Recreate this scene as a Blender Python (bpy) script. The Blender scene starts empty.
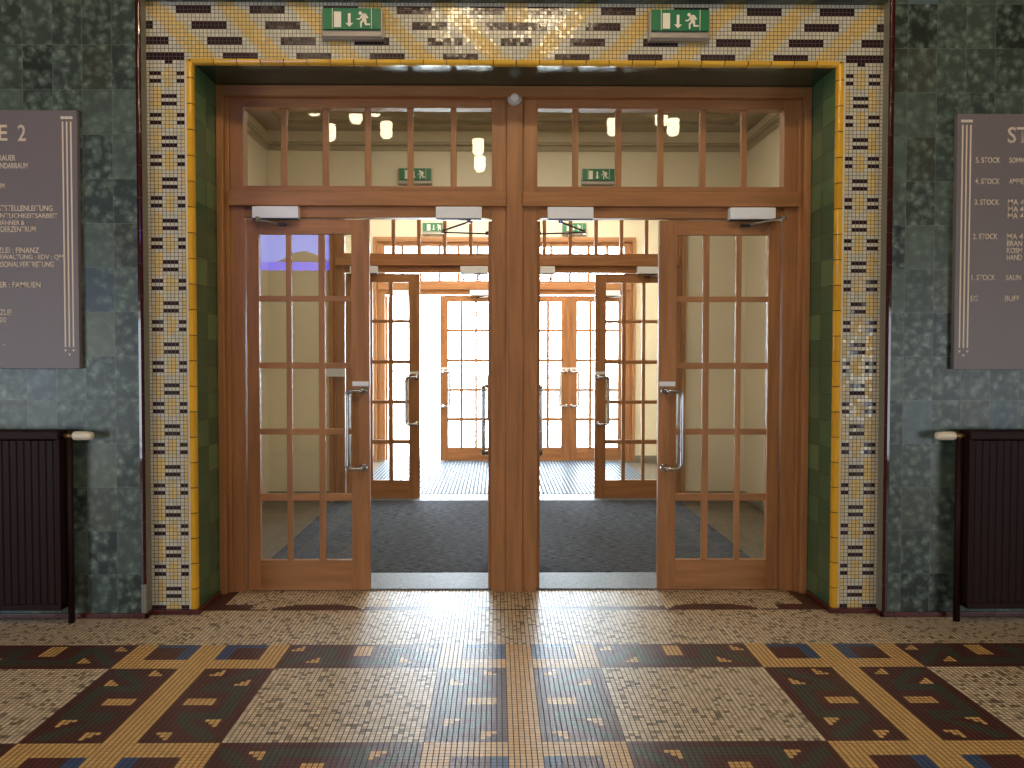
import bpy, math, random
from mathutils import Vector, Matrix
random.seed(7)
sc = bpy.context.scene
COL = sc.collection
PI = math.pi

# ------------------------------------------------------------------ camera, sky, big lights, exposure
def make_camera():
    cd = bpy.data.cameras.new('camera'); cam = bpy.data.objects.new('camera', cd); COL.objects.link(cam)
    yaw, pitch, roll = 0.0088393, 0.0253641, 0.00096570
    f = Vector((math.sin(yaw)*math.cos(pitch), math.cos(yaw)*math.cos(pitch), -math.sin(pitch)))
    r = Vector((math.cos(yaw), -math.sin(yaw), 0)); u = r.cross(f)
    r2 = math.cos(roll)*r + math.sin(roll)*u; u2 = -math.sin(roll)*r + math.cos(roll)*u
    m = Matrix(((r2.x, u2.x, -f.x), (r2.y, u2.y, -f.y), (r2.z, u2.z, -f.z))).to_4x4()
    m.translation = Vector((-0.1135, -4.6064, 1.55))
    cam.matrix_world = m
    cd.sensor_width = 36; cd.lens = 770.03*36/1024
    cd.shift_x = 8.235/1024; cd.shift_y = -8.367/1024
    cd.clip_start = 0.05; cd.clip_end = 200
    sc.camera = cam
make_camera()
sc.view_settings.view_transform = 'Standard'; sc.view_settings.look = 'None'
sc.view_settings.gamma = 1; sc.view_settings.use_curve_mapping = False
sc.view_settings.exposure = 0.0
sc.cycles.transparent_max_bounces = 32; sc.cycles.max_bounces = 12; sc.cycles.diffuse_bounces = 6
sc.cycles.caustics_reflective = False; sc.cycles.caustics_refractive = False
sc.cycles.use_denoising = True; sc.cycles.sample_clamp_indirect = 8.0

world = bpy.data.worlds.new('sky'); sc.world = world; world.use_nodes = True
wb = world.node_tree.nodes['Background']; wb.inputs[0].default_value = (0.74, 0.87, 1.0, 1); wb.inputs[1].default_value = 33.0

def area_light(name, loc, rot, sx, sy, power, color, portal=False):
    ld = bpy.data.lights.new(name, 'AREA'); ld.shape = 'RECTANGLE'; ld.size = sx; ld.size_y = sy
    ld.energy = power; ld.color = color
    o = bpy.data.objects.new(name, ld); COL.objects.link(o); o.location = loc; o.rotation_euler = rot
    if portal: ld.cycles.is_portal = True
    return o
# the doorway to the street lets the sky in
area_light('street_doorway_portal', (0, 7.35, 1.7), (-PI/2, 0, 0), 4.2, 3.6, 1, (1, 1, 1), True)
# added cool fill low at both hall sides, standing in for unseen windows
area_light('left_hall_fill_light', (-6.1, -5.6, 1.2), (0, -PI/2, 0), 1.8, 3.4, 190, (0.78, 0.89, 1.0))
area_light('right_hall_fill_light', (6.1, -6.0, 1.2), (0, PI/2, 0), 1.8, 4.0, 150, (0.82, 0.91, 1.0))
# added fill under both lobby ceilings to brighten the rooms; no fittings built
area_light('vestibule_fill_light', (0, 2.1, 3.95), (0, 0, 0), 2.4, 1.2, 40, (1.0, 0.89, 0.72))
area_light('porch_fill_light', (0, 5.3, 3.95), (0, 0, 0), 3.0, 1.4, 110, (1.0, 0.95, 0.88))
LAMP_E = 18.0
SCREEN_E = 9.0

# ------------------------------------------------------------------ materials
def srgb(r, g, b):
    def c(v):
        v /= 255.0
        return v/12.92 if v <= 0.04045 else ((v+0.055)/1.055)**2.4
    return (c(r), c(g), c(b), 1.0)

class NT:
    def __init__(s, name):
        s.m = bpy.data.materials.new(name); s.m.use_nodes = True
        s.t = s.m.node_tree; s.t.nodes.clear()
        s.out = s.t.nodes.new('ShaderNodeOutputMaterial')
    def n(s, typ, **kw):
        nd = s.t.nodes.new('ShaderNode' + typ)
        for k, v in kw.items():
            setattr(nd, k, v)
        return nd
    def put(s, sock, v):
        if hasattr(v, 'is_linked') or isinstance(v, bpy.types.NodeSocket): s.t.links.new(v, sock)
        else:
            if isinstance(v, (int, float)) and hasattr(sock.default_value, '__len__'):
                v = (v, v, v, 1)[:len(sock.default_value)]
            sock.default_value = v
    def math(s, op, a, b=0.0, c=0.0):
        nd = s.n('Math', operation=op)
        for i, v in enumerate((a, b, c)): s.put(nd.inputs[i], v)
        return nd.outputs[0]
    def vmath(s, op, a, b=(0, 0, 0), scale=None):
        nd = s.n('VectorMath', operation=op); s.put(nd.inputs[0], a); s.put(nd.inputs[1], b)
        if scale is not None: s.put(nd.inputs['Scale'], scale)
        return nd.outputs[0]
    def pos(s):
        return s.n('TexCoord').outputs['Object']
    def xyz(s, v):
        nd = s.n('SeparateXYZ'); s.put(nd.inputs[0], v); return nd.outputs
    def comb(s, x, y, z):
        nd = s.n('CombineXYZ')
        for i, v in enumerate((x, y, z)): s.put(nd.inputs[i], v)
        return nd.outputs[0]
    def noise(s, vec, scale, detail=3, rough=0.5):
        nd = s.n('TexNoise'); s.put(nd.inputs['Vector'], vec); nd.inputs['Scale'].default_value = scale
        nd.inputs['Detail'].default_value = detail; nd.inputs['Roughness'].default_value = rough
        return nd.outputs['Fac']
    def white(s, vec):
        nd = s.n('TexWhiteNoise', noise_dimensions='3D'); s.put(nd.inputs['Vector'], vec); return nd.outputs
    def ramp(s, fac, stops):
        nd = s.n('ValToRGB'); s.put(nd.inputs[0], fac); e = nd.color_ramp.elements
        while len(e) < len(stops): e.new(0.5)
        for el, (p, c) in zip(e, stops): el.position = p; el.color = c
        return nd.outputs[0]
    def mix(s, fac, a, b, mode='MIX'):
        nd = s.n('Mix', data_type='RGBA', blend_type=mode); s.put(nd.inputs[0], fac); s.put(nd.inputs[6], a); s.put(nd.inputs[7], b)
        return nd.outputs[2]
    def bump(s, h, strength=0.3, dist=0.002, normal=None):
        nd = s.n('Bump'); s.put(nd.inputs['Height'], h); nd.inputs['Strength'].default_value = strength
        nd.inputs['Distance'].default_value = dist
        if normal is not None: s.put(nd.inputs['Normal'], normal)
        return nd.outputs[0]
    def bsdf(s, color, rough=0.5, metal=0.0, spec=0.5, normal=None, emit=None, estr=0.0, coat=0.0):
        b = s.n('BsdfPrincipled'); s.put(b.inputs['Base Color'], color); s.put(b.inputs['Roughness'], rough)
        s.put(b.inputs['Metallic'], metal); b.inputs['Specular IOR Level'].default_value = spec
        if coat: b.inputs['Coat Weight'].default_value = coat; b.inputs['Coat Roughness'].default_value = 0.08
        if normal is not None: s.put(b.inputs['Normal'], normal)
        if emit is not None: s.put(b.inputs['Emission Color'], emit); s.put(b.inputs['Emission Strength'], estr)
        s.t.links.new(b.outputs[0], s.out.inputs[0]); return s.m

def grid_mask(s, a, b, ta, tb, g):
    # 1 on the joint between tiles, 0 on the tile; a, b coordinates, ta, tb tile pitch, g half joint width (fraction)
    fa = s.math('ABSOLUTE', s.math('SUBTRACT', s.math('FRACT', s.math('DIVIDE', a, ta)), 0.5))
    fb = s.math('ABSOLUTE', s.math('SUBTRACT', s.math('FRACT', s.math('DIVIDE', b, tb)), 0.5))
    ma = s.math('GREATER_THAN', fa, 0.5-g[0]); mb = s.math('GREATER_THAN', fb, 0.5-g[1])
    return s.math('MAXIMUM', ma, mb)

def mat_plain(name, col, rough=0.5, metal=0.0, spec=0.5, var=0.08, scale=14, coat=0.0):
    s = NT(name); n = s.noise(s.pos(), scale, 4)
    c2 = tuple(v*(1-var) for v in col[:3]) + (1,); c1 = tuple(min(1, v*(1+var)) for v in col[:3]) + (1,)
    return s.bsdf(s.mix(n, c2, c1), rough, metal, spec, coat=coat)

def mat_wood(name, axis, base=(180, 126, 82)):
    s = NT(name); p = s.xyz(s.pos())
    k = {'z': (9, 9, .7), 'x': (.7, 9, 9), 'y': (9, .7, 9)}[axis]
    v = s.comb(s.math('MULTIPLY', p[0], k[0]), s.math('MULTIPLY', p[1], k[1]), s.math('MULTIPLY', p[2], k[2]))
    n1 = s.noise(v, 2.2, 4, .6); n2 = s.noise(v, 16, 3, .6)
    a = tuple(x*.72 for x in srgb(*base)[:3]) + (1,); b = tuple(x*1.2 for x in srgb(*base)[:3]) + (1,)
    c = s.ramp(n1, [(0.3, a), (0.7, b)])
    c = s.mix(s.math('MULTIPLY', n2, .35), c, tuple(x*.45 for x in srgb(*base)[:3]) + (1,))
    return s.bsdf(c, s.math('ADD', s.math('MULTIPLY', n2, .15), .30), spec=.45, normal=s.bump(n2, .12, .001))

def mat_tiles_attr(name, ax, ta, tb, off, grout, g=(.07, .07), rough=.18, var=.22, tilt=.05, off_b=0.0):
    s = NT(name); p = s.xyz(s.pos())
    a = s.math('SUBTRACT', p[0], off); b = s.math('SUBTRACT', p[ax], off_b)
    at = s.n('Attribute', attribute_name='tile'); col = at.outputs['Color']
    ca = s.math('FLOOR', s.math('DIVIDE', a, ta)); cb = s.math('FLOOR', s.math('DIVIDE', b, tb))
    w = s.white(s.comb(ca, cb, 3.3))
    k = s.math('ADD', 1-var*.5, s.math('MULTIPLY', w[0], var))
    col = s.vmath('SCALE', col, scale=k)
    m = grid_mask(s, a, b, ta, tb, g)
    c = s.mix(m, col, grout)
    geo = s.n('NewGeometry')
    t = s.vmath('SCALE', s.vmath('SUBTRACT', w[1], (.5, .5, .5)), scale=s.math('MULTIPLY', s.math('SUBTRACT', 1.0, m), tilt))
    nrm = s.vmath('NORMALIZE', s.vmath('ADD', geo.outputs['Normal'], t))
    nb = s.bump(s.math('SUBTRACT', 1.0, m), .5, .001, nrm)
    r = s.math('ADD', rough, s.math('MULTIPLY', m, .5))
    return s.bsdf(c, r, normal=nb, spec=.45)

def mat_marble():
    s = NT('green_cobble_marble_tiles'); P = s.pos(); p = s.xyz(P)
    x = s.math('ADD', p[0], s.math('MULTIPLY', p[1], .8)); z = p[2]; TA, TB = .172, .258
    w = s.white(s.comb(s.math('FLOOR', s.math('DIVIDE', x, TA)), s.math('FLOOR', s.math('DIVIDE', z, TB)), 1.7))
    pw = s.vmath('ADD', s.comb(x, 0.0, z), s.vmath('SCALE', w[1], scale=9.0))
    warp = s.n('TexNoise'); s.put(warp.inputs['Vector'], pw); warp.inputs['Scale'].default_value = 22; warp.inputs['Detail'].default_value = 3
    pv = s.vmath('ADD', pw, s.vmath('SCALE', s.vmath('SUBTRACT', warp.outputs['Color'], (.5, .5, .5)), scale=.06))
    vo = s.n('TexVoronoi', feature='SMOOTH_F1'); s.put(vo.inputs['Vector'], pv); vo.inputs['Scale'].default_value = 18
    vo.inputs['Smoothness'].default_value = .25
    n = s.noise(pw, 26, 5, .65)
    f = s.math('ADD', s.math('MULTIPLY', vo.outputs['Distance'], .95), s.math('MULTIPLY', s.math('SUBTRACT', n, .5), 1.0))
    c = s.ramp(f, [(.0, srgb(156, 170, 156)), (.22, srgb(112, 128, 116)), (.42, srgb(82, 98, 88)), (.60, srgb(48, 60, 54)), (.8, srgb(36, 46, 42))])
    wx = s.xyz(w[1])
    flat = s.mix(s.noise(pw, 12, 5, .7), srgb(62, 78, 70), srgb(112, 126, 114))
    c = s.mix(s.math('MULTIPLY', wx[0], .75), c, flat)
    c = s.mix(s.math('MULTIPLY', s.math('GREATER_THAN', wx[2], .95), .45), c, srgb(92, 112, 128))
    c = s.mix(s.math('MULTIPLY', s.math('LESS_THAN', wx[2], .12), .25), c, srgb(112, 112, 86))
    c = s.vmath('SCALE', c, scale=s.math('ADD', .66, s.math('MULTIPLY', w[0], .34)))
    m = grid_mask(s, x, z, TA, TB, (.008, .005))
    c = s.mix(s.math('MULTIPLY', m, .35), c, srgb(140, 150, 140))
    return s.bsdf(c, s.math('ADD', .26, s.math('MULTIPLY', n, .2)), spec=.45, normal=s.bump(n, .06, .001))

def mat_glazed(name, col, axis, pitch, rough=.12, var=.3, joint=(30, 25, 20), wave=.4):
    # glazed ceramic lengths: joints across one axis (0 x, 1 y, 2 z), tone varies piece by piece
    s = NT(name); p = s.xyz(s.pos()); a = s.math('DIVIDE', p[axis], pitch)
    w = s.white(s.comb(s.math('FLOOR', a), 2.0, 1.0))
    fa = s.math('ABSOLUTE', s.math('SUBTRACT', s.math('FRACT', a), 0.5)); m = s.math('GREATER_THAN', fa, .5-.0022/pitch)
    c = s.vmath('SCALE', col[:3], scale=s.math('ADD', 1-var*.5, s.math('MULTIPLY', w[0], var)))
    c = s.mix(m, c, srgb(*joint)); n = s.noise(s.pos(), 9, 2)
    return s.bsdf(c, rough, spec=.6, normal=s.bump(n, wave, .004))

def mat_reveal(name, ax_a, ta, col, hi):
    s = NT(name); p = s.xyz(s.pos()); b = p[2] if ax_a == 1 else p[1]; a = p[1] if ax_a == 1 else p[0]
    TB = .165 if ax_a == 1 else .40; 
    w = s.white(s.comb(s.math('FLOOR', s.math('DIVIDE', a, ta)), s.math('FLOOR', s.math('DIVIDE', b, TB)), 4.0))
    m = grid_mask(s, a, b, ta, TB, (.008, .008))
    c = s.mix(s.math('POWER', w[0], 2.0), col, hi); n = s.noise(s.pos(), 10, 3)
    c = s.mix(s.math('MULTIPLY', n, .4), c, tuple(v*.5 for v in col[:3]) + (1,))
    c = s.mix(m, c, srgb(52, 58, 44))
    return s.bsdf(c, .16, spec=.6, normal=s.bump(n, .35, .004))

def mat_glass():
    s = NT('clear_window_glass')
    lw = s.n('LayerWeight'); lw.inputs['Blend'].default_value = .5
    f5 = s.math('POWER', lw.outputs['Facing'], 5.0); fac = s.math('ADD', .04, s.math('MULTIPLY', f5, .9))
    tr = s.n('BsdfTransparent'); tr.inputs[0].default_value = (.97, .985, .975, 1)
    gl = s.n('BsdfGlossy'); gl.inputs['Roughness'].default_value = .0; gl.inputs[0].default_value = (1, 1, 1, 1)
    mx = s.n('MixShader'); s.put(mx.inputs[0], fac); s.t.links.new(tr.outputs[0], mx.inputs[1]); s.t.links.new(gl.outputs[0], mx.inputs[2])
    s.t.links.new(mx.outputs[0], s.out.inputs[0]); return s.m

def mat_carpet():
    s = NT('charcoal_carpet'); p = s.xyz(s.pos())
    v = s.comb(s.math('MULTIPLY', p[0], 14), s.math('MULTIPLY', p[1], 90), 0.0)
    n = s.noise(v, 1.0, 4, .7); n2 = s.noise(s.pos(), 160, 2)
    c = s.ramp(s.math('ADD', s.math('MULTIPLY', n, .7), s.math('MULTIPLY', n2, .3)), [(.42, srgb(18, 19, 21)), (.58, srgb(98, 101, 108))])
    return s.bsdf(c, .95, spec=.08, normal=s.bump(n, .5, .004))

def mat_ribbed():
    s = NT('ribbed_grey_mat'); p = s.xyz(s.pos()); a = s.math('FRACT', s.math('DIVIDE', p[0], .044))
    m = s.math('GREATER_THAN', a, .62)
    c = s.mix(m, srgb(30, 40, 52), srgb(88, 98, 110)); n = s.noise(s.pos(), 120, 2)
    c = s.mix(s.math('MULTIPLY', n, .3), c, srgb(50, 56, 62))
    return s.bsdf(c, s.math('SUBTRACT', .8, s.math('MULTIPLY', m, .5)), normal=s.bump(m, .6, .004))

def mat_granite():
    s = NT('speckled_granite'); n = s.noise(s.pos(), 180, 3, .7); n2 = s.noise(s.pos(), 60, 3)
    c = s.ramp(s.math('ADD', s.math('MULTIPLY', n, .6), s.math('MULTIPLY', n2, .4)), [(.35, srgb(84, 88, 94)), (.68, srgb(150, 152, 154))])
    return s.bsdf(c, .55, spec=.3, normal=s.bump(n, .1, .001))

def mat_emit(name, col, strength, grad=None):
    s = NT(name); return s.bsdf((.8, .8, .8, 1), .4, emit=col, estr=strength)

def mat_screen():
    s = NT('blue_display_picture'); p = s.xyz(s.pos())
    hill = s.math('ADD', .20, s.math('MULTIPLY', s.math('COSINE', s.math('MULTIPLY', s.math('SUBTRACT', p[0], .15), 5.5)), .10))
    strip = s.math('LESS_THAN', p[2], .13)
    m = s.math('MULTIPLY', s.math('LESS_THAN', p[2], hill), s.math('SUBTRACT', 1.0, strip))
    c = s.mix(strip, s.mix(m, srgb(112, 140, 250), srgb(120, 94, 62)), srgb(52, 62, 255))
    return s.bsdf((.02, .02, .02, 1), .2, emit=c, estr=s.math('SUBTRACT', SCREEN_E, s.math('MULTIPLY', m, SCREEN_E*.8)))

T, TY, TY0 = .02255, .0223, -.502          # floor tesserae pitch (across, along), row origin
LT, LZ = .0228, .0229                      # lintel tesserae
PZ = 3.265/147                             # pilaster tesserae height
M = {}
M['wood_v'] = mat_wood('oak_upright_grain', 'z'); M['wood_h'] = mat_wood('oak_level_grain', 'x')
M['marble'] = mat_marble(); M['glass'] = mat_glass()
M['floor'] = mat_tiles_attr('floor_mosaic', 1, T, TY, 0, srgb(60, 50, 42), (.085, .055), .34, .20, .016, TY0)
M['lintel'] = mat_tiles_attr('lintel_mosaic', 2, LT, LZ, 0, srgb(70, 62, 52), (.07, .07), .19, .18, .06, 3.637-15*LZ)
M['pilaster'] = mat_tiles_attr('pilaster_mosaic', 2, LT, PZ, 0, srgb(78, 72, 62), (.07, .07), .14, .18, .08, .03)
M['yellow_x'] = mat_glazed('yellow_glazed_edge_level', srgb(224, 176, 66), 0, .1375)
M['yellow_z'] = mat_glazed('yellow_glazed_edge_upright', srgb(226, 170, 44), 2, .152)
M['red_z'] = mat_glazed('oxblood_glazed_rail', srgb(58, 16, 20), 2, .19, .1, .25, (80, 60, 56))
M['red_x'] = mat_glazed('oxblood_glazed_skirting', srgb(84, 38, 34), 0, .15, .25, .25)
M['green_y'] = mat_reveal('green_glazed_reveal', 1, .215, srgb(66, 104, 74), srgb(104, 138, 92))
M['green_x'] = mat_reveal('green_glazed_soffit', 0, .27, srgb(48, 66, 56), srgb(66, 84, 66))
M['cream'] = mat_plain('cream_wall_paint', srgb(230, 220, 196), .6, var=.03, scale=3)
M['ceiling'] = mat_plain('warm_white_ceiling_paint', srgb(228, 218, 196), .7, var=.03, scale=2)
M['cornice'] = mat_plain('grey_beige_cornice_paint', srgb(176, 164, 140), .6, var=.03)
M['hallwall'] = mat_plain('ochre_hall_plaster', srgb(140, 124, 98), .7, var=.06, scale=2)
M['carpet'] = mat_carpet(); M['ribbed'] = mat_ribbed(); M['granite'] = mat_granite()
M['steel'] = mat_plain('brushed_steel', srgb(190, 190, 190), .22, 1.0, var=.05)
M['darkmetal'] = mat_plain('dark_metal', srgb(60, 60, 64), .35, .8)
M['white'] = mat_plain('white_lacquer', srgb(246, 248, 250), .25, var=.02)
M['alu'] = mat_plain('grey_aluminium', srgb(168, 160, 150), .4, .3, var=.04)
M['signgrey'] = mat_plain('mauve_grey_board', srgb(122, 112, 114), .45, var=.04, scale=3)
M['signtext'] = mat_plain('pale_cream_lettering', srgb(232, 216, 196), .5, var=.02)
M['signedge'] = mat_plain('grey_board_edge', srgb(110, 108, 96), .5)
M['green'] = mat_plain('sign_green', srgb(20, 116, 74), .4, var=.03)
M['signwhite'] = mat_plain('sign_white', srgb(244, 236, 220), .4, var=.01)
M['radiator'] = mat_plain('dark_brown_enamel', srgb(38, 17, 14), .55, spec=.2, var=.08)
M['cap'] = mat_plain('ivory_plastic', srgb(240, 228, 204), .4, var=.02)
M['brass'] = mat_plain('tarnished_brass', srgb(170, 140, 100), .35, .9)
M['paper'] = mat_plain('white_paper', srgb(225, 228, 235), .7, var=.02)
M['sensor'] = mat_plain('pale_grey_plastic', srgb(196, 192, 194), .45, var=.03)
M['stone'] = mat_plain('grey_stone', srgb(128, 124, 110), .5, var=.2, scale=40)
M['pave'] = mat_plain('pale_pavement', srgb(190, 186, 178), .8, var=.1)
M['shade'] = mat_emit('lit_opal_glass', (1.0, .83, .54, 1), LAMP_E)
M['shade_near'] = mat_emit('lit_opal_glass_bright', (1.0, .78, .48, 1), 165.0)
M['screen'] = mat_screen(); M['black'] = mat_plain('black_casing', srgb(20, 20, 22), .4)

# ------------------------------------------------------------------ mesh helpers
class MB:
    def __init__(s): s.v = []; s.f = []
    def box(s, x0, x1, y0, y1, z0, z1):
        x0, x1 = sorted((x0, x1)); y0, y1 = sorted((y0, y1)); z0, z1 = sorted((z0, z1))
        b = len(s.v)
        s.v += [(x0, y0, z0), (x1, y0, z0), (x1, y1, z0), (x0, y1, z0), (x0, y0, z1), (x1, y0, z1), (x1, y1, z1), (x0, y1, z1)]
        s.f += [tuple(b+i for i in q) for q in ((0, 3, 2, 1), (4, 5, 6, 7), (0, 1, 5, 4), (1, 2, 6, 5), (2, 3, 7, 6), (3, 0, 4, 7))]
        return s
    def prism(s, poly, plane_pts):
        # poly: list of 2D points, plane_pts(u, v, t) -> xyz for t 0 / 1
        b = len(s.v); n = len(poly)
        s.v += [plane_pts(u, v, 0) for u, v in poly] + [plane_pts(u, v, 1) for u, v in poly]
        s.f.append(tuple(b+i for i in range(n))); s.f.append(tuple(b+n+i for i in reversed(range(n))))
        for i in range(n):
            j = (i+1) % n; s.f.append((b+i, b+n+i, b+n+j, b+j))
        return s
    def tube(s, path, r, seg=12, caps=True):
        P = [Vector(p) for p in path]; b = len(s.v); n = len(P); radii = r if isinstance(r, (list, tuple)) else [r]*n
        t0 = (P[1]-P[0]).normalized(); up = Vector((0, 0, 1)) if abs(t0.z) < .9 else Vector((1, 0, 0))
        side = t0.cross(up).normalized()
        for i, p in enumerate(P):
            t = (P[min(i+1, n-1)]-P[max(i-1, 0)]).normalized()
            side = (side - t*side.dot(t)).normalized(); u = side.cross(t)
            for k in range(seg):
                a = 2*PI*k/seg; q = p + side*math.cos(a)*radii[i] + u*math.sin(a)*radii[i]; s.v.append(tuple(q))
        for i in range(n-1):
            for k in range(seg):
                k2 = (k+1) % seg; s.f.append((b+i*seg+k, b+i*seg+k2, b+(i+1)*seg+k2, b+(i+1)*seg+k))
        if caps:
            s.f.append(tuple(b+k for k in reversed(range(seg)))); s.f.append(tuple(b+(n-1)*seg+k for k in range(seg)))
        return s
    def lathe(s, prof, origin, axis='z', seg=20):
        # prof: (radius, distance along axis)
        b = len(s.v); o = Vector(origin)
        for r, d in prof:
            for k in range(seg):
                a = 2*PI*k/seg; c, q = math.cos(a)*r, math.sin(a)*r
                p = {'z': (c, q, d), 'x': (d, c, q), 'y': (c, d, q)}[axis]; s.v.append(tuple(o+Vector(p)))
        for i in range(len(prof)-1):
            for k in range(seg):
                k2 = (k+1) % seg; s.f.append((b+i*seg+k, b+i*seg+k2, b+(i+1)*seg+k2, b+(i+1)*seg+k))
        s.f.append(tuple(b+k for k in range(seg))); s.f.append(tuple(b+(len(prof)-1)*seg+k for k in range(seg)))
        return s
    def build(s, name, mat, parent=None, bevel=0.0, smooth=False):
        me = bpy.data.meshes.new(name); me.from_pydata(s.v, [], s.f); me.update()
        import bmesh
        bm = bmesh.new(); bm.from_mesh(me); bmesh.ops.recalc_face_normals(bm, faces=bm.faces); bm.to_mesh(me); bm.free()
        me.materials.append(mat)
        if smooth:
            for p in me.polygons: p.use_smooth = len(p.vertices) == 4
        o = bpy.data.objects.new(name, me); COL.objects.link(o)
        if parent: o.parent = parent
        if bevel:
            m = o.modifiers.new('bevel', 'BEVEL'); m.width = bevel; m.segments = 2; m.limit_method = 'ANGLE'
        return o

def empty(name, loc=(0, 0, 0), rz=0, parent=None):
    o = bpy.data.objects.new(name, None); COL.objects.link(o); o.location = loc; o.rotation_euler = (0, 0, rz)
    o.empty_display_size = .1
    if parent: o.parent = parent
    return o
def tag(o, label, cat, group=None):
    o['label'] = label; o['category'] = cat
    if group: o['group'] = group
    return o
def struct(o): o['kind'] = 'structure'; return o

def arc_path(pts, rad, n=5):
    # polyline with rounded corners
    P = [Vector(p) for p in pts]; out = [P[0]]
    for i in range(1, len(P)-1):
        a = (P[i-1]-P[i]).normalized(); b = (P[i+1]-P[i]).normalized(); A = P[i]+a*rad; B = P[i]+b*rad
        for k in range(n+1):
            t = k/n; out.append(A*(1-t)**2 + P[i]*2*t*(1-t) + B*t*t)
    out.append(P[-1]); return out

# ------------------------------------------------------------------ hall floor mosaic
YEL, MAR, GRN, BLU, RED = srgb(228, 182, 112), srgb(90, 46, 40), srgb(70, 74, 60), srgb(66, 88, 128), srgb(96, 48, 40)
def field():
    r = random.random()
    q = random.randint(-9, 9)
    if r < .70: return srgb(226+q, 206+q, 176+q)
    if r < .88: return srgb(204+q, 182+q, 150+q)
    if r < .95: return srgb(154, 136, 106)
    return srgb(128, 114, 92)
def panel(u, v, L):
    # u 0..14 away from the yellow stripe, v 0..L-1 along it
    w = min(v, L-1-v)
    if 1 <= w <= 3 and 2 <= u <= 4: return YEL if (u-2)+(w-1) >= 2 else MAR
    if 6 <= w <= 8 and 9 <= u <= 11 and (u-9)+(w-6) >= 2: return YEL
    if 2 <= u <= 7 and w >= (L-1)//2-1 : return YEL
    if 0 < u < 14 and 0 < w:
        if 10 <= u <= 12 and w >= 9: return GRN
        if 9 <= w <= 11 and 3 <= u <= 12: return GRN
        if 3 <= u <= 12 and abs(w-(9-(u-3)*.95)) < 1.7: return GRN
    if 1 <= u <= 8 and w >= (L-1)//2-2: return RED
    return MAR
def block(a, b):
    # a, b 0..9 measured from the outer corner towards the stripes
    if a >= 7 or b >= 7: return BLU
    if a >= 5 or b >= 5: return MAR
    return RED
def cross_cell(a, b):
    # a, b 0..35: yellow 5, block 10, stripe 6, block 10, yellow 5
    def zone(t):
        if t < 5: return 'e', 0
        if t < 15: return 'b', t-5
        if t < 21: return 's', 0
        if t < 31: return 'b', 30-t
        return 'e', 0
    za, ia = zone(a); zb, ib = zone(b)
    if za == 'b' and zb == 'b': return block(ia, ib)
    return YEL
def floor_colour(i, j):
    # i column (0 = just right of the centre line), j row (0 just nearer than the border line, growing towards the camera)
    if j < 0:
        y = TY0 - (j+.5)*TY; x = abs((i+.5)*T)
        if y > .045 and x < 1.92:
            top = .088
            if x > 1.62: top = .17
            elif .93 < x < 1.50: top = .05+.125*math.sqrt(max(0, 1-((x-1.215)/.285)**2))
            elif .15 < x <= .93: top = .125
            if y < top: return MAR
            if x > 1.80 and y > .05: return MAR
        return field()
    k = (i+18) % 72; cross_x = k < 36; s = k-36
    jj = j + 22                                   # rows: the far crossing is cut by the border
    kk = jj % 69; cross_y = kk < 36; t = kk-36
    if cross_x and cross_y: return cross_cell(k, kk)
    if cross_x:
        if 15 <= k < 21: return YEL
        u = 14-k if k < 15 else k-21
        return panel(u, t, 33)
    if cross_y:
        if 15 <= kk < 21: return YEL
        u = 14-kk if kk < 15 else kk-21
        return panel(u, s, 36)
    return field()
def coloured_quads(name, quads, cols, mat, parent=None):
    v = []; f = []
    for q in quads:
        b = len(v); v += q; f.append((b, b+1, b+2, b+3))
    me = bpy.data.meshes.new(name); me.from_pydata(v, [], f); me.update(); me.materials.append(mat)
    at = me.color_attributes.new('tile', 'FLOAT_COLOR', 'CORNER')
    flat = []
    for c in cols: flat += list(c)*4
    at.data.foreach_set('color', flat)
    o = bpy.data.objects.new(name, me); COL.objects.link(o)
    if parent: o.parent = parent
    return o
HX, HY = 6.2, -10.0
Q = []; C = []
I0, I1, J0, J1 = -200, 200, -43, 120
for j in range(J0, J1):
    y1 = TY0 - j*TY; y0 = y1 - TY
    for i in range(I0, I1):
        if y1 > .0 and abs(i+.5)*T > 1.935: continue
        Q.append([(i*T, y0, 0), ((i+1)*T, y0, 0), ((i+1)*T, y1, 0), (i*T, y1, 0)]); C.append(floor_colour(i, j))
yb = TY0 - J1*TY; beige = srgb(190, 168, 132)
for q in (((-HX, HY), (HX, yb)), ((-HX, yb), (I0*T, .0)), ((I1*T, yb), (HX, .0))):
    (x0, y0), (x1, y1) = q; Q.append([(x0, y0, 0), (x1, y0, 0), (x1, y1, 0), (x0, y1, 0)]); C.append(beige)
yt = TY0 - J0*TY
for q in (((-2.62, yt), (2.62, 7.0)),):
    (x0, y0), (x1, y1) = q; Q.append([(x0, y0, 0), (x1, y0, 0), (x1, y1, 0), (x0, y1, 0)]); C.append(srgb(104, 92, 74))
struct(coloured_quads('floor', Q, C, M['floor']))

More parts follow.
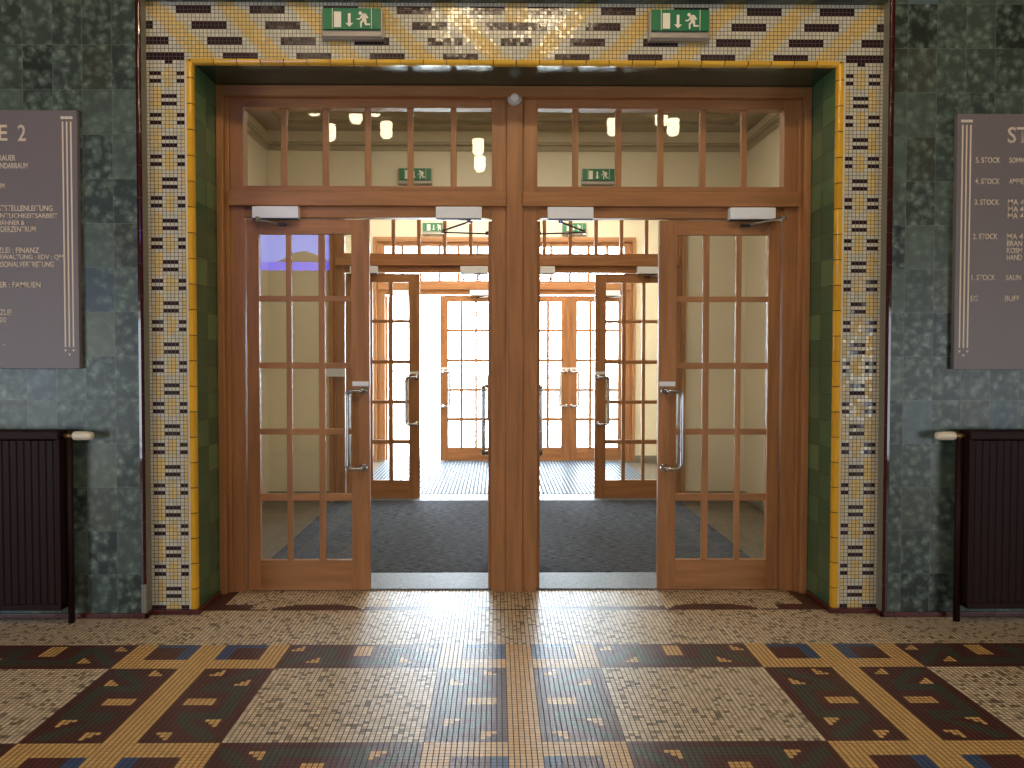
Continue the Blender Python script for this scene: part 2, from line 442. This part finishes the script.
# ------------------------------------------------------------------ front wall of the hall
RX, RZ, MX, MZ = 1.915, 3.284, 2.195, 3.637     # reveal half width, soffit height, mosaic outer edge, mosaic top
HZ = 6.2
wf = struct(empty('wall_front'))
m = MB()
for s in (-1, 1): m.box(s*(RX+.012), s*HX, .003, .55, 0, HZ)
m.box(-RX-.012, RX+.012, .003, .55, RZ+.012, HZ); m.build('masonry', M['cream'], wf)
m = MB()
for s in (-1, 1): m.box(s*2.193, s*HX, -.07, .003, 0, HZ)
m.box(-2.193, 2.193, -.07, .003, MZ, HZ); m.build('marble_facing', M['marble'], wf)
WHT, ORA, DRK, CRM = srgb(208, 202, 182), srgb(224, 192, 122), srgb(50, 28, 36), srgb(214, 196, 150)
Q = []; C = []
def lintel_colour(c, r):
    # c signed column, r row from the top
    a = c if c >= 0 else -1-c
    lvl = {1: 0, 2: 0, 5: 1, 6: 1, 9: 2, 10: 2, 13: 3, 14: 3}.get(r)
    if lvl is not None:
        for k in range(-1, 7):
            st = 3-4*lvl+19*k
            if st <= a < st+9: return DRK
        if lvl == 3 and a >= 86: return DRK
    for k in range(-1, 7):
        ctr = 17.5-(r-1)*1.0+19*k
        d = abs(a+.5-ctr)
        if d < 2.2: return ORA if random.random() < .9 else CRM
        if d < 3.3 and random.random() < .5: return CRM
    if r < 5 and a < 3: return ORA
    return WHT
for r in range(15):
    z1 = MZ-r*LZ; z0 = z1-LZ
    for c in range(-96, 96):
        Q.append([(c*LT, 0, z0), ((c+1)*LT, 0, z0), ((c+1)*LT, 0, z1), (c*LT, 0, z1)]); C.append(lintel_colour(c, r))
coloured_quads('mosaic_lintel', Q, C, M['lintel'], wf)
def pil_colour(c, r):
    # c 0..10 from the outer edge inwards, r row from the floor
    k = r % 11
    if r > 143 and not (c in (5, 6)): return WHT
    if c == 0: return DRK if r == 0 else WHT
    if r == 0: return DRK if (c <= 3 or c >= 8) else ORA
    side = c in (1, 2, 3) or c >= 8; mid = 4 <= c <= 7
    if side and k in (9, 0): return DRK
    if mid and k in (3, 5): return DRK
    if mid and c in (5, 6) and (k <= 1 or k >= 8): return CRM if random.random() < .25 else ORA
    if mid and c in (4, 7) and (k in (9, 10, 0)) and random.random() < .5: return CRM
    if c in (2, 3, 9) and 2 <= k <= 7: return ORA if c == 2 or random.random() < .5 else CRM
    if c in (1,) and 3 <= k <= 6 and random.random() < .5: return CRM
    return WHT
for sgn in (-1, 1):
    Q = []; C = []
    for r in range(147):
        z0 = .03+r*PZ; z1 = z0+PZ
        for c in range(11):
            xa = sgn*(96-c)*LT; xb = sgn*(95-c)*LT; x0, x1 = min(xa, xb), max(xa, xb)
            if min(abs(x0), abs(x1)) < 1.94: continue
            Q.append([(x0, 0, z0), (x1, 0, z0), (x1, 0, z1), (x0, 0, z1)]); C.append(pil_colour(c, r))
    coloured_quads('mosaic_pilaster', Q, C, M['pilaster'], wf)
m = MB()
for s in (-1, 1): m.box(s*RX, s*(RX+.012), .02, .55, 0, RZ+.012)
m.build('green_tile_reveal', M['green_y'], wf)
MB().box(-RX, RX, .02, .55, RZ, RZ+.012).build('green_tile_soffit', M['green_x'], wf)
m = MB()
for s in (-1, 1): m.box(s*2.183, s*2.193, -.066, .0, 0, MZ)
m.build('stone_return', M['stone'], wf)

tn = [0]
def trim(mb, mat, bevel=0, smooth=False, name=None):
    tn[0] += 1; return struct(mb.build(f'trim_{tn[0]}', mat, None, bevel, smooth))
# yellow glazed bullnose round the opening: quarter-round section
def quarter(r, n=6): return [(r*math.cos(PI/2*k/n), r*math.sin(PI/2*k/n)) for k in range(n+1)]
m = MB()
for s in (-1, 1):
    pr = [(1.946, 0.03), (1.946, -.006), (1.928, -.006)] + [(1.928-.016*math.sin(PI/2*k/5), .012-.018*math.cos(PI/2*k/5)) for k in range(6)] + [(1.912, .03)]
    m.prism(pr, lambda u, v, t, s=s: (s*u, v, .03+t*(RZ-.03+.012)))
trim(m, M['yellow_z'], 0)
pr = [(3.302, .03), (3.302, -.006), (3.290, -.006)] + [(3.290-.016*math.sin(PI/2*k/5), .012-.018*math.cos(PI/2*k/5)) for k in range(6)] + [(3.274, .03)]
m = MB().prism(pr, lambda u, v, t: (-1.946+3.892*t, v, u)); trim(m, M['yellow_x'])
# oxblood corner rails
for s, zb in ((-1, .2), (1, .03)):
    pr = [(2.213, -.06), (2.213, -.075)] + [(2.198-.015*math.sin(PI/2*k/5), -.060-.017*math.cos(PI/2*k/5)) for k in range(6)]
    m = MB().prism(pr, lambda u, v, t, s=s: (s*u, v, zb+t*(4.6-zb))); trim(m, M['red_z'])
m = MB().prism([(2.213, -.06), (2.213, -.074), (2.184, -.074), (2.184, -.06)], lambda u, v, t: (-u, v, .03+t*.17)); trim(m, M['stone'])
# skirting
sk = struct(empty('baseboard_front')); m = MB()
for s in (-1, 1):
    m.box(s*2.17, s*HX, -.088, -.07, 0, .03); m.box(s*1.905, s*2.19, -.02, .003, 0, .03)
    m.box(s*2.17, s*2.19, -.088, .0, 0, .03); m.box(s*1.895, s*RX, -.02, .35, 0, .032)
m.build('skirting_tile', M['red_x'], sk, .004)

# ------------------------------------------------------------------ the rest of the hall (behind the camera, lit and mirrored in the panes)
def wall(name, *boxes, mat='cream'):
    m = MB()
    for b in boxes: m.box(*b)
    return struct(m.build(name, M[mat]))
wall('wall_back', (-HX, HX, HY-.2, HY, 0, HZ), mat='hallwall')
wall('wall_left', (-HX-.2, -HX, HY-.2, .55, 0, HZ), mat='hallwall')
wall('wall_right', (HX, HX+.2, HY-.2, .55, 0, HZ), mat='hallwall')
wall('ceiling', (-HX-.2, HX+.2, HY-.2, .55, HZ, HZ+.2), mat='hallwall')

# ------------------------------------------------------------------ vestibules behind the screens
S1, S2, S3 = .470, 3.75, 6.74
KX, KZ = .990, .9945
VX, VZ = 2.57, 4.05
for k, (ya, yb2, nm) in enumerate(((.55, S2-.06, 'vestibule'), (S2+.16, S3-.06, 'porch'))):
    wall(f'wall_left_{nm}', (-VX-.15, -VX, ya-.001, yb2+.001, 0, VZ+.1))
    wall(f'wall_right_{nm}', (VX, VX+.15, ya-.001, yb2+.001, 0, VZ+.1))
    wall(f'ceiling_{nm}', (-VX, VX, ya, yb2, VZ, VZ+.1), mat='ceiling')
    co = MB()
    for (zz, d, h) in ((3.74, .03, .05), (3.79, .07, .03), (3.95, .22, .04), (3.99, .34, .06)):
        co.box(-VX, VX, yb2-d, yb2, zz, zz+h); co.box(-VX, -VX+d, ya, yb2-d, zz, zz+h); co.box(VX-d, VX, ya, yb2-d, zz, zz+h)
        co.box(-VX+d, VX-d, ya, ya+d, zz, zz+h)
    tn[0] += 1; struct(co.build(f'trim_{tn[0]}', M['cornice'], None, .006))
for nm, ya, yb2 in (('vestibule_back', S2-.06, S2+.16), ('street', S3-.06, S3+.26)):
    wall('wall_'+nm, (-VX-.15, -1.905, ya, yb2, 0, VZ+.1), (1.905, VX+.15, ya, yb2, 0, VZ+.1), (-1.905, 1.905, ya, yb2, 3.275, VZ+.1))
bb = struct(empty('baseboard_vestibule')); m = MB()
for (ya, yb2) in ((.55, S2-.06), (S2+.16, S3-.06)):
    for s in (-1, 1): m.box(s*(VX-.015), s*VX, ya, yb2, 0, .09); m.box(s*1.905, s*(VX-.015), yb2-.015, yb2, 0, .09)
m.build('skirting_board', M['stone'], bb, .003)
tn[0] += 1; struct(MB().box(-1.9, 1.9, .462, .84, 0, .010).build(f'trim_{tn[0]}', M['granite'], None, .002))
tn[0] += 1; struct(MB().box(-1.9, 1.9, S2-.21, S2+.23, 0, .010).build(f'trim_{tn[0]}', M['granite'], None, .002))
cp = MB().box(-1.83, 1.83, .845, S2-.175, 0, .012).build('carpet_runner', M['carpet'], None, .004)
tag(cp, 'charcoal grey carpet covering the floor between the first and second glazed screens', 'carpet')
rm = MB().box(-1.75, 1.75, S2+.235, S3-.12, 0, .014).build('entrance_mat', M['ribbed'], None, .004)
tag(rm, 'ribbed blue-grey entrance mat on the floor before the bright street doors', 'mat')
# outside
g = MB().box(-30, 30, 7.0, 60, -.12, -.02).build('ground', M['pave']); struct(g)
tn[0] += 1; struct(MB().box(-1.9, 1.9, S3-.10, S3+.4, -.1, .010).build(f'trim_{tn[0]}', M['granite'], None, .002))

# ------------------------------------------------------------------ glazed oak screens
COLS = [(.080, .256), (.292, .470), (.512, .688)]
ROWS = [(.212, .606), (.653, 1.046), (1.085, 1.483), (1.523, 1.926), (1.962, 2.366)]
LW, LH = .807, 2.448
wn = [0]; dn = [0]
def handle(parent, s, side):
    # D-shaped pull bar; side -1 = hall face
    y0 = side*.022; yb3 = side*.078; u0, u1 = .768, .665
    pts = [(s*u0, y0, .815), (s*u0, yb3, .815), (s*u1, yb3+side*.0, .815), (s*u1, yb3, 1.325), (s*u0, yb3, 1.325), (s*u0, y0, 1.325)]
    h = MB().tube(arc_path(pts, .038, 6), .0150, 14).build('pull_handle', M['steel'], parent, 0, True)
    for z in (.815, 1.325):
        MB().lathe([(.027, 0), (.027, side*.007), (.021, side*.011)], (s*u0, y0, z), 'y', 20).build('rosette', M['steel'], h, 0, False)
def leaf(hx, Y, s, ang=0.0):
    dn[0] += 1; d = struct(empty(f'door_{dn[0]}', (hx*KX, Y, .004), ang)); t = .021; d.scale = (KX, 1, KZ)
    for a, b in ((0, .080), (.688, LW)): MB().box(s*a, s*b, -t, t, 0, LH).build('door_stile', M['wood_v'], d, .003)
    for a, b in ((0, .200), (2.354, LH)): MB().box(s*.080, s*.688, -t, t, a, b).build('door_rail', M['wood_h'], d, .003)
    for a, b in ((.256, .292), (.470, .512)): MB().box(s*a, s*b, -.015, .015, .200, 2.354).build('upright_glazing_bar', M['wood_v'], d, .004)
    for i in range(4): MB().box(s*.080, s*.688, -.014, .014, ROWS[i][1]-.012, ROWS[i+1][0]-.012).build('level_glazing_bar', M['wood_h'], d, .004)
    MB().box(s*.076, s*.692, -.003, .003, .196, 2.358).build('glass_panes', M['glass'], d)
    handle(d, s, -1); handle(d, s, 1)
    m = MB().box(s*.694, s*.802, -.024, -.0205, 1.356, 1.387); m.build('lock_plate', M['white'], d, .001)
    return d
def closer(Y, xc, s, opened, label, group):
    # white box over the door, s = direction from hinge to lock side
    t = tag(empty('door_closer', (xc*KX, Y-.047, 2.472)), label, 'door closer', group)
    MB().box(-.148, .148, -.058, 0, -.038, .038).build('closer_body', M['white'], t, .004)
    MB().box(-.146, .146, -.050, -.008, -.045, -.038).build('drive_rail', M['darkmetal'], t)
    sp = Vector((-s*.062, -.03, -.045))
    MB().lathe([(.013, -.020), (.013, 0)], sp, 'z', 12).build('spindle', M['steel'], t)
    z = -.060
    if opened: el = Vector((s*.13, .30, z)); en = Vector((-s*.165, .42, z))
    else: el = Vector((-.085, -.15, z+.002)) if s > 0 else Vector((.13, -.25, z+.002)); en = Vector((s*.03, .03, z-.004))
    MB().tube([(sp.x, sp.y, z+.004), tuple(el)], .0065, 8).build('arm', M['darkmetal'], t)
    MB().tube([tuple(el+Vector((0, 0, -.010))), tuple(en)], .0055, 8).build('forearm', M['alu'] if not opened else M['darkmetal'], t)
    MB().lathe([(.012, -.02), (.012, .01)], el, 'z', 12).build('elbow_joint', M['steel'], t)
    if opened: MB().box(en.x, en.x-s*.022, en.y-.03, en.y+.03, z-.012, z+.012).build('shoe', M['darkmetal'], t)
    else: MB().box(en.x-.025, en.x+.025, -.02, .034, z-.018, z-.004).build('shoe', M['darkmetal'], t)
    return t
def screen(Y, openings, depth_back=.05):
    tn[0] += 1; fr = struct(empty(f'trim_{tn[0]}')); fr.scale = (KX, 1, KZ)
    post = MB().box(-.053, .053, Y-.062, Y+depth_back, 0, 3.23); post.build('centre_post', M['wood_v'], fr, .004)
    MB().box(-1.888, 1.888, Y-.10, Y+.04, 3.232, 3.300).build('head_casing', M['wood_h'], fr, .005)
    for s in (-1, 1):
        MB().box(s*.053, s*.150, Y-.044, Y+.04, 0, 3.232).build('post_side_stile', M['wood_v'], fr, .004)
        MB().box(s*1.772, s*1.862, Y-.044, Y+.04, 0, 3.232).build('jamb', M['wood_v'], fr, .004)
        MB().box(s*1.862, s*1.888, Y-.058, Y+.04, 0, 3.232).build('jamb_bead', M['wood_v'], fr, .004)
        MB().box(s*1.888, s*1.933, Y-.10, Y+.04, 0, 3.300).build('casing', M['wood_v'], fr, .005)
        MB().box(s*.150, s*1.772, Y-.044, Y+.04, 3.174, 3.232).build('head_rail', M['wood_h'], fr, .004)
        MB().box(s*.053, s*1.862, Y-.085, Y-.040, 2.532, 2.628).build('transom_ledge', M['wood_h'], fr, .004)
        MB().box(s*.150, s*1.772, Y-.044, Y+.04, 2.532, 2.668).build('transom_bar', M['wood_h'], fr, .004)
        MB().box(s*.150, s*1.772, Y-.046, Y+.03, 2.462, 2.532).build('door_head', M['wood_h'], fr, .003)
    for s in (-1, 1):
        wn[0] += 1; w = struct(empty(f'window_{wn[0]}', (0, Y, 0))); w.scale = (KX, 1, KZ)
        for x in (.402, .6865, .966, 1.2445, 1.518): MB().box(s*(x-.020), s*(x+.020), -.016, .016, 2.668, 3.174).build('glazing_bar', M['wood_v'], w, .004)
        MB().box(s*.150, s*1.772, -.003, .003, 2.666, 3.176).build('glass_panes', M['glass'], w)
    # leaves: outer left, inner left, inner right, outer right
    for (hx, s, op) in ((-1.766, 1, openings[0]), (-.152, -1, openings[1]), (.152, 1, openings[2]), (1.766, -1, openings[3])):
        a = 0
        if op: a = s*math.radians(91.2)
        leaf(hx, Y if not op else Y+.02, s, a)
for Y, op in ((S1, (0, 1, 1, 0)), (S2, (0, 1, 1, 0)), (S3, (1, 0, 0, 0))): screen(Y, op)
CX = [(-1.552, 1), (-.363, -1), (.363, 1), (1.552, -1)]
WHERE = ['over the closed left leaf', 'over the open doorway left of the centre post', 'over the open doorway right of the centre post', 'over the closed right leaf']
EX = {0: ['white door closer over the closed left leaf of the front screen, tinted blue', 'bright white door closer over the open front doorway left of the centre post',
          'bright white door closer over the open front doorway right of the centre post', 'pale grey-white door closer over the closed right leaf of the front screen']}
for k, (Y, op) in enumerate(((S1, (0, 1, 1, 0)), (S2, (0, 1, 1, 0)), (S3, (1, 0, 0, 0)))):
    nm = ['front', 'second', 'farthest'][k]
    for i, (x, s) in enumerate(CX):
        if k == 0: lab = EX[0][i]
        else: lab = f'white door closer on the {nm} oak screen, {["at its left end", "just left of the centre post", "just right of the centre post", "at its right end"][i]}'
        closer(Y, x, s, op[i], lab, f'door closers on the {nm} screen')

# ------------------------------------------------------------------ exit signs
def pict(u, v): return ((u-480)/640*.336, (215-v)/230*.121)
def sign_shape(polys, name, mat, parent, y0=-.0635, y1=-.0615):
    m = MB()
    for P in polys: m.prism([pict(*q) for q in P], lambda u, v, t: (u, y0+(y1-y0)*t, v))
    return m.build(name, mat, parent)
circ = [(577+19*math.cos(a*PI/8), 156+19*math.sin(a*PI/8)) for a in range(16)]
MAN = [circ, [(588, 172), (630, 158), (645, 232), (598, 236)], [(600, 160), (636, 158), (668, 204), (652, 212), (622, 182)],
       [(590, 175), (606, 188), (572, 228), (537, 226), (537, 214), (566, 213)], [(598, 226), (620, 240), (594, 262), (592, 312), (577, 312), (574, 256)],
       [(612, 232), (645, 226), (646, 268), (685, 270), (685, 286), (630, 288)]]
def exit_sign(loc, label):
    t = tag(empty('exit_sign', loc), label, 'exit sign', 'green emergency exit signs')
    MB().box(-.178, .178, -.045, .0, -.110, .064).build('housing', M['alu'], t, .004)
    MB().box(-.176, .176, -.062, -.045, -.104, -.070).build('lower_lip', M['alu'], t, .006)
    f = MB().box(-.168, .168, -.0615, -.045, -.0605, .0605).build('sign_face', M['green'], t, .001)
    sign_shape([[(285, 140), (365, 140), (365, 310), (285, 310)]], 'door_symbol', M['signwhite'], f)
    sign_shape([[(440, 158), (470, 158), (470, 266), (440, 266)], [(414, 264), (497, 264), (455, 306)]], 'arrow_symbol', M['signwhite'], f)
    sign_shape(MAN, 'running_figure_symbol', M['signwhite'], f)
    for q in (264, 697): sign_shape([[(q, 102), (q+6, 102), (q+6, 329), (q, 329)]], 'divider_line', M['signwhite'], f)
    return t
exit_sign((-.962, 0, 3.515), 'green exit sign mounted on the lintel mosaic, left one of the pair')
exit_sign((.957, 0, 3.515), 'green exit sign mounted on the lintel mosaic, right one of the pair')
exit_sign((-.985, S2-.06, 3.482), 'green exit sign on the cream wall above the second screen, left of the centre post')
exit_sign((.965, S2-.06, 3.482), 'green exit sign on the cream wall above the second screen, right of the centre post')
exit_sign((-1.02, S3-.06, 3.42), 'distant green exit sign above the street doors, left of the centre post')
exit_sign((1.01, S3-.06, 3.42), 'distant green exit sign above the street doors, right of the centre post')

# motion sensor on top of the centre post
t = tag(empty('motion_sensor', (0, S1-.062, 3.208)), 'small round pale grey sensor at the top of the front centre post', 'sensor')
MB().lathe([(.046, 0), (.046, -.018), (.040, -.028)], (0, 0, 0), 'y', 28).build('sensor_base', M['sensor'], t, .002)
MB().lathe([(.030, -.027), (.028, -.036), (.020, -.043), (.008, -.046)], (0, 0, 0), 'y', 24).build('sensor_lens', M['signwhite'], t, 0, True)

# notice on the second screen's jamb
n = MB().box(-1.945, -1.735, S2-.112, S2-.110, 1.33, 1.455).build('paper_notice', M['paper'])
tag(n, 'white paper notice on the left jamb of the second screen, seen through the door panes', 'notice')

# ------------------------------------------------------------------ directory boards
SY = -.105; PXM = 1/.005806
def bx(px): return (px-514.4)/PXM
side = [-1]
def bz(py): return 1.478+(368-py)*.005779 if side[0] < 0 else 1.494+(366-py)*.005837
def text_mesh(txt, x, z, h, w, right, name, parent, yf):
    cu = bpy.data.curves.new(name, 'FONT'); cu.body = txt; cu.size = 1; cu.resolution_u = 3; cu.offset = 0.012
    o = bpy.data.objects.new(name, cu); COL.objects.link(o)
    bpy.context.view_layer.update()
    me = bpy.data.meshes.new_from_object(o); bpy.data.objects.remove(o)
    if not me.vertices: return
    xs = [v.co.x for v in me.vertices]; ys = [v.co.y for v in me.vertices]; x0, x1 = min(xs), max(xs); y0, y1 = min(ys), max(ys)
    if txt == '-': y0, y1 = y0-.3, y1+.3
    X0 = x-w if right else x
    for v in me.vertices:
        v.co = Vector((X0+(v.co.x-x0)/(x1-x0)*w, yf, z-h/2+(v.co.y-y0)/(y1-y0)*h))
    me.name = name; me.materials.append(M['signtext'])
    ob = bpy.data.objects.new(name, me); COL.objects.link(ob); ob.parent = parent
    sol = ob.modifiers.new('thickness', 'SOLIDIFY'); sol.thickness = .002; sol.offset = 0
    return ob
def board(x0, x1, label):
    t = tag(empty('directory_board', (0, 0, 0)), label, 'sign board', 'building directory boards')
    MB().box(x0, x1, SY, -.072, 1.474, 2.966).build('board_panel', M['signgrey'], t, .003)
    return t
L = board(-3.72, bx(76.8), 'grey directory board headed with a large 2 on the left marble wall')
R = board(bx(957), 3.76, 'grey directory board listing floors on the right marble wall')
yf = SY-.001
for sgn, par, px0 in ((-1, L, 67.0), (1, R, 966.5)):
    m = MB(); q = MB()
    for k in (-1, 0, 1):
        xc = bx(px0)+k*.0235
        m.box(xc-.004, xc+.004, yf-.001, yf+.001, 1.60, 2.900)
        m.box(xc-.0105, xc+.0105, yf-.001, yf+.001, 2.915, 2.930)
        zb = 1.580 if k else 1.556
        m.prism([(xc-.008, zb+.006), (xc+.008, zb+.006), (xc, zb-.009)], lambda u, v, tt: (u, yf-.001+.002*tt, v))
    m.build('pinstripe_ornament', M['signtext'], par)
text_mesh('STIEGE', bx(8.2), bz(133.2), .094, .36, True, 'heading_word', L, yf)
text_mesh('2', bx(26.5), bz(133.2), .094, .046, True, 'heading_number', L, yf)
rows = [('TRAUER', 16, 158), ('NDARRAUM', 28, 165.8), ('UM', 5, 186), ('DIENSTSTELLENLEITUNG', 52, 208), ('ÖFFENTLICHKEITSARBEIT', 57, 215),
        ('MÄNNER &', 24, 222), ('KINDERZENTRUM', 35, 229), ('KANZLEI : FINANZ', 38, 250), ('VERWALTUNG : EDV : QM', 62, 257), ('PERSONALVERTRETUNG', 52.5, 264),
        ('KINDER : FAMILIEN', 39, 284.5), ('KANZLEI', 9.5, 312), ('00', 4.5, 319.5), ('-', 3.5, 345)]
for tx, px, py in rows: text_mesh(tx, bx(px), bz(py), .033, len(tx)*3.38/PXM, True, 'row_lettering', L, yf)
side[0] = 1
text_mesh('STIEGE', bx(1008), bz(135), .094, .36, False, 'heading_word', R, yf)
text_mesh('1', bx(1008)+.42, bz(135), .094, .02, False, 'heading_number', R, yf)
for tx, px, py, w in (('5. STOCK', 976, 160, 25), ('SOMM', 1010, 160, 15), ('4. STOCK', 975.8, 181, 25), ('AMME', 1010, 181, 15), ('3. STOCK', 975.6, 201.8, 25),
        ('MA 4', 1009.4, 201.8, 16), ('MA 4', 1009.4, 208.8, 16), ('MA 4', 1009.4, 215.5, 16), ('2. STOCK', 974.5, 236, 25), ('MA 4', 1009, 236, 16), ('BRAN', 1009, 243, 15.5),
        ('KOSM', 1009, 250, 15.5), ('HAND', 1009, 257, 15.5), ('1. STOCK', 973.8, 277, 24), ('SAUN', 1008.5, 277, 15.5), ('EG', 973.2, 298, 7), ('BUFF', 1008, 298, 15)):
    text_mesh(tx, bx(px), bz(py), .033, w/PXM, False, 'row_lettering', R, yf)

# ------------------------------------------------------------------ radiators
def radiator(s, label):
    t = tag(empty('radiator', (s*3.25, -.074, 0)), label, 'radiator', 'dark brown panel radiators')
    xa, xb = -.64, .64                                       # local x, mirrored by s
    m = MB(); n = 30; pr = []
    for k in range(n):
        a = xa+.02+(xb-xa-.04)*k/n; w = (xb-xa-.04)/n
        pr += [(a, -.128), (a+w*.30, -.128), (a+w*.42, -.136), (a+w*.88, -.136)]
    pr += [(xb-.02, -.128), (xb-.02, -.115), (xa+.02, -.115)]
    m.prism([(s*u, v) for u, v in pr], lambda u, v, tt: (u, v, .125+tt*.94)); m.build('ribbed_front', M['radiator'], t)
    MB().box(xa, xb, -.138, -.03, 1.07, 1.122).build('top_cover', M['radiator'], t, .008)
    MB().box(xa, xb, -.134, -.03, .088, .122).build('bottom_edge', M['radiator'], t, .006)
    for q in (xa, xb-.018): MB().box(q, q+.018, -.132, -.03, .10, 1.09).build('side_panel', M['radiator'], t, .004)
    MB().box(xa+.02, xb-.02, -.06, -.04, .12, 1.06).build('rear_panel', M['radiator'], t)
    for k in (-.4, .4): MB().box(k-.02, k+.02, -.045, 0, .3, .9).build('wall_bracket', M['radiator'], t)
    xi = -s*.667
    MB().tube([(xi, -.075, 0), (xi, -.075, 1.075)], .0185, 14).build('pipe', M['radiator'], t, 0, True)
    v = MB().lathe([(.011, 0), (.011, .02), (.016, .022), (.016, .045), (.012, .047), (.012, .062)], (0, 0, 0), 'x', 16).build('valve', M['brass'], t)
    v.location = (-s*.635, -.075, 1.088); v.rotation_euler = (0, 0, PI if s > 0 else 0)
    MB().lathe([(.013, -.04), (.013, 0)], (.032, 0, 0), 'z', 12).build('valve_stem', M['brass'], v)
    MB().lathe([(.017, .055), (.024, .060), (.026, .075), (.026, .125), (.024, .150), (.020, .168), (.012, .170)], (0, 0, 0), 'x', 24).build('valve_cap', M['cap'], v, 0, True)
    return t
radiator(-1, 'dark brown panel radiator below the board on the left marble wall')
radiator(1, 'dark brown panel radiator below the board on the right marble wall')

# ------------------------------------------------------------------ hanging lamps of the hall, mirrored in the transom panes
def pendant(x, y, zb, label, shade='shade'):
    t = tag(empty('pendant_lamp', (x, y, zb)), label, 'pendant lamp', 'opal pendant lamps mirrored in the transom panes')
    MB().lathe([(.02, 0), (.06, .008), (.085, .035), (.095, .070), (.095, .245), (.088, .255)], (0, 0, 0), 'z', 24).build('lamp_shade', M[shade], t, 0, True)
    MB().lathe([(.098, .255), (.098, .27), (.05, .29), (.012, .31)], (0, 0, 0), 'z', 24).build('lamp_cap', M['darkmetal'], t, 0, True)
    MB().tube([(0, 0, .30), (0, 0, HZ-zb)], .006, 8).build('lamp_rod', M['darkmetal'], t)
def mirrored(px, pyb, zb):
    d = 770*(zb-1.55)/(356-pyb); x = (px-497)/770*d-.1135; return x, 2*S1-(d-4.606)
LP = [(357, 124.5, 5.0, 'brightest opal lamp mirrored in the second left transom pane'), (387, 139, 5.0, 'lamp mirrored in the middle of the fourth left transom pane'),
      (376, 117, 5.0, 'opal lamp mirrored at the top edge of the fourth left transom pane'), (331, 141.5, 5.0, 'lamp mirrored partly behind a glazing bar in the left transom'),
      (316, 116.5, 5.0, 'opal lamp mirrored at the top of the second pane of the left transom'), (478, 155, 4.9, 'upper of two lamps mirrored in the pane beside the centre post'),
      (480, 171.5, 4.72, 'lower of two lamps mirrored in the pane beside the centre post'), (612, 135.5, 5.0, 'lamp mirrored behind the second glazing bar of the right transom'),
      (660, 126, 5.0, 'lamp split by a glazing bar in the right transom reflection'), (672, 135.5, 5.0, 'orange-tinted lamp mirrored in the fourth pane of the right transom')]
for px, py, zb, lab in LP:
    x, y = mirrored(px, py+1.5, zb); pendant(round(x, 2), round(y, 2), zb, lab)
for x, y, lab in ((-.47, -3.4, 'hall opal lamp glinting on the lintel mosaic just left of its middle'),
                  (.40, -3.4, 'hall opal lamp glinting on the lintel mosaic just right of its middle'),
                  (-2.2, -4.1, 'hall opal lamp glinting on the lintel mosaic below the left exit sign')): pendant(x, y, 5.0, lab, 'shade_near' if abs(x) < 1 else 'shade')
# blue display on a pole behind the camera, mirrored in the left door
t = tag(empty('display_screen', (-3.30, -6.6, 2.89)), 'large blue lit display mirrored in the top panes of the left door', 'screen')
MB().box(-.585, .585, -.06, -.004, -.03, .83).build('casing', M['black'], t, .008)
MB().box(-.555, .555, -.004, .0, 0, .80).build('picture_panel', M['screen'], t)
m = MB(); m.box(-.05, .05, -.05, -.02, -2.89, -.03); m.box(-.4, .4, -.3, .2, -2.89, -2.86); m.build('stand', M['black'], t)
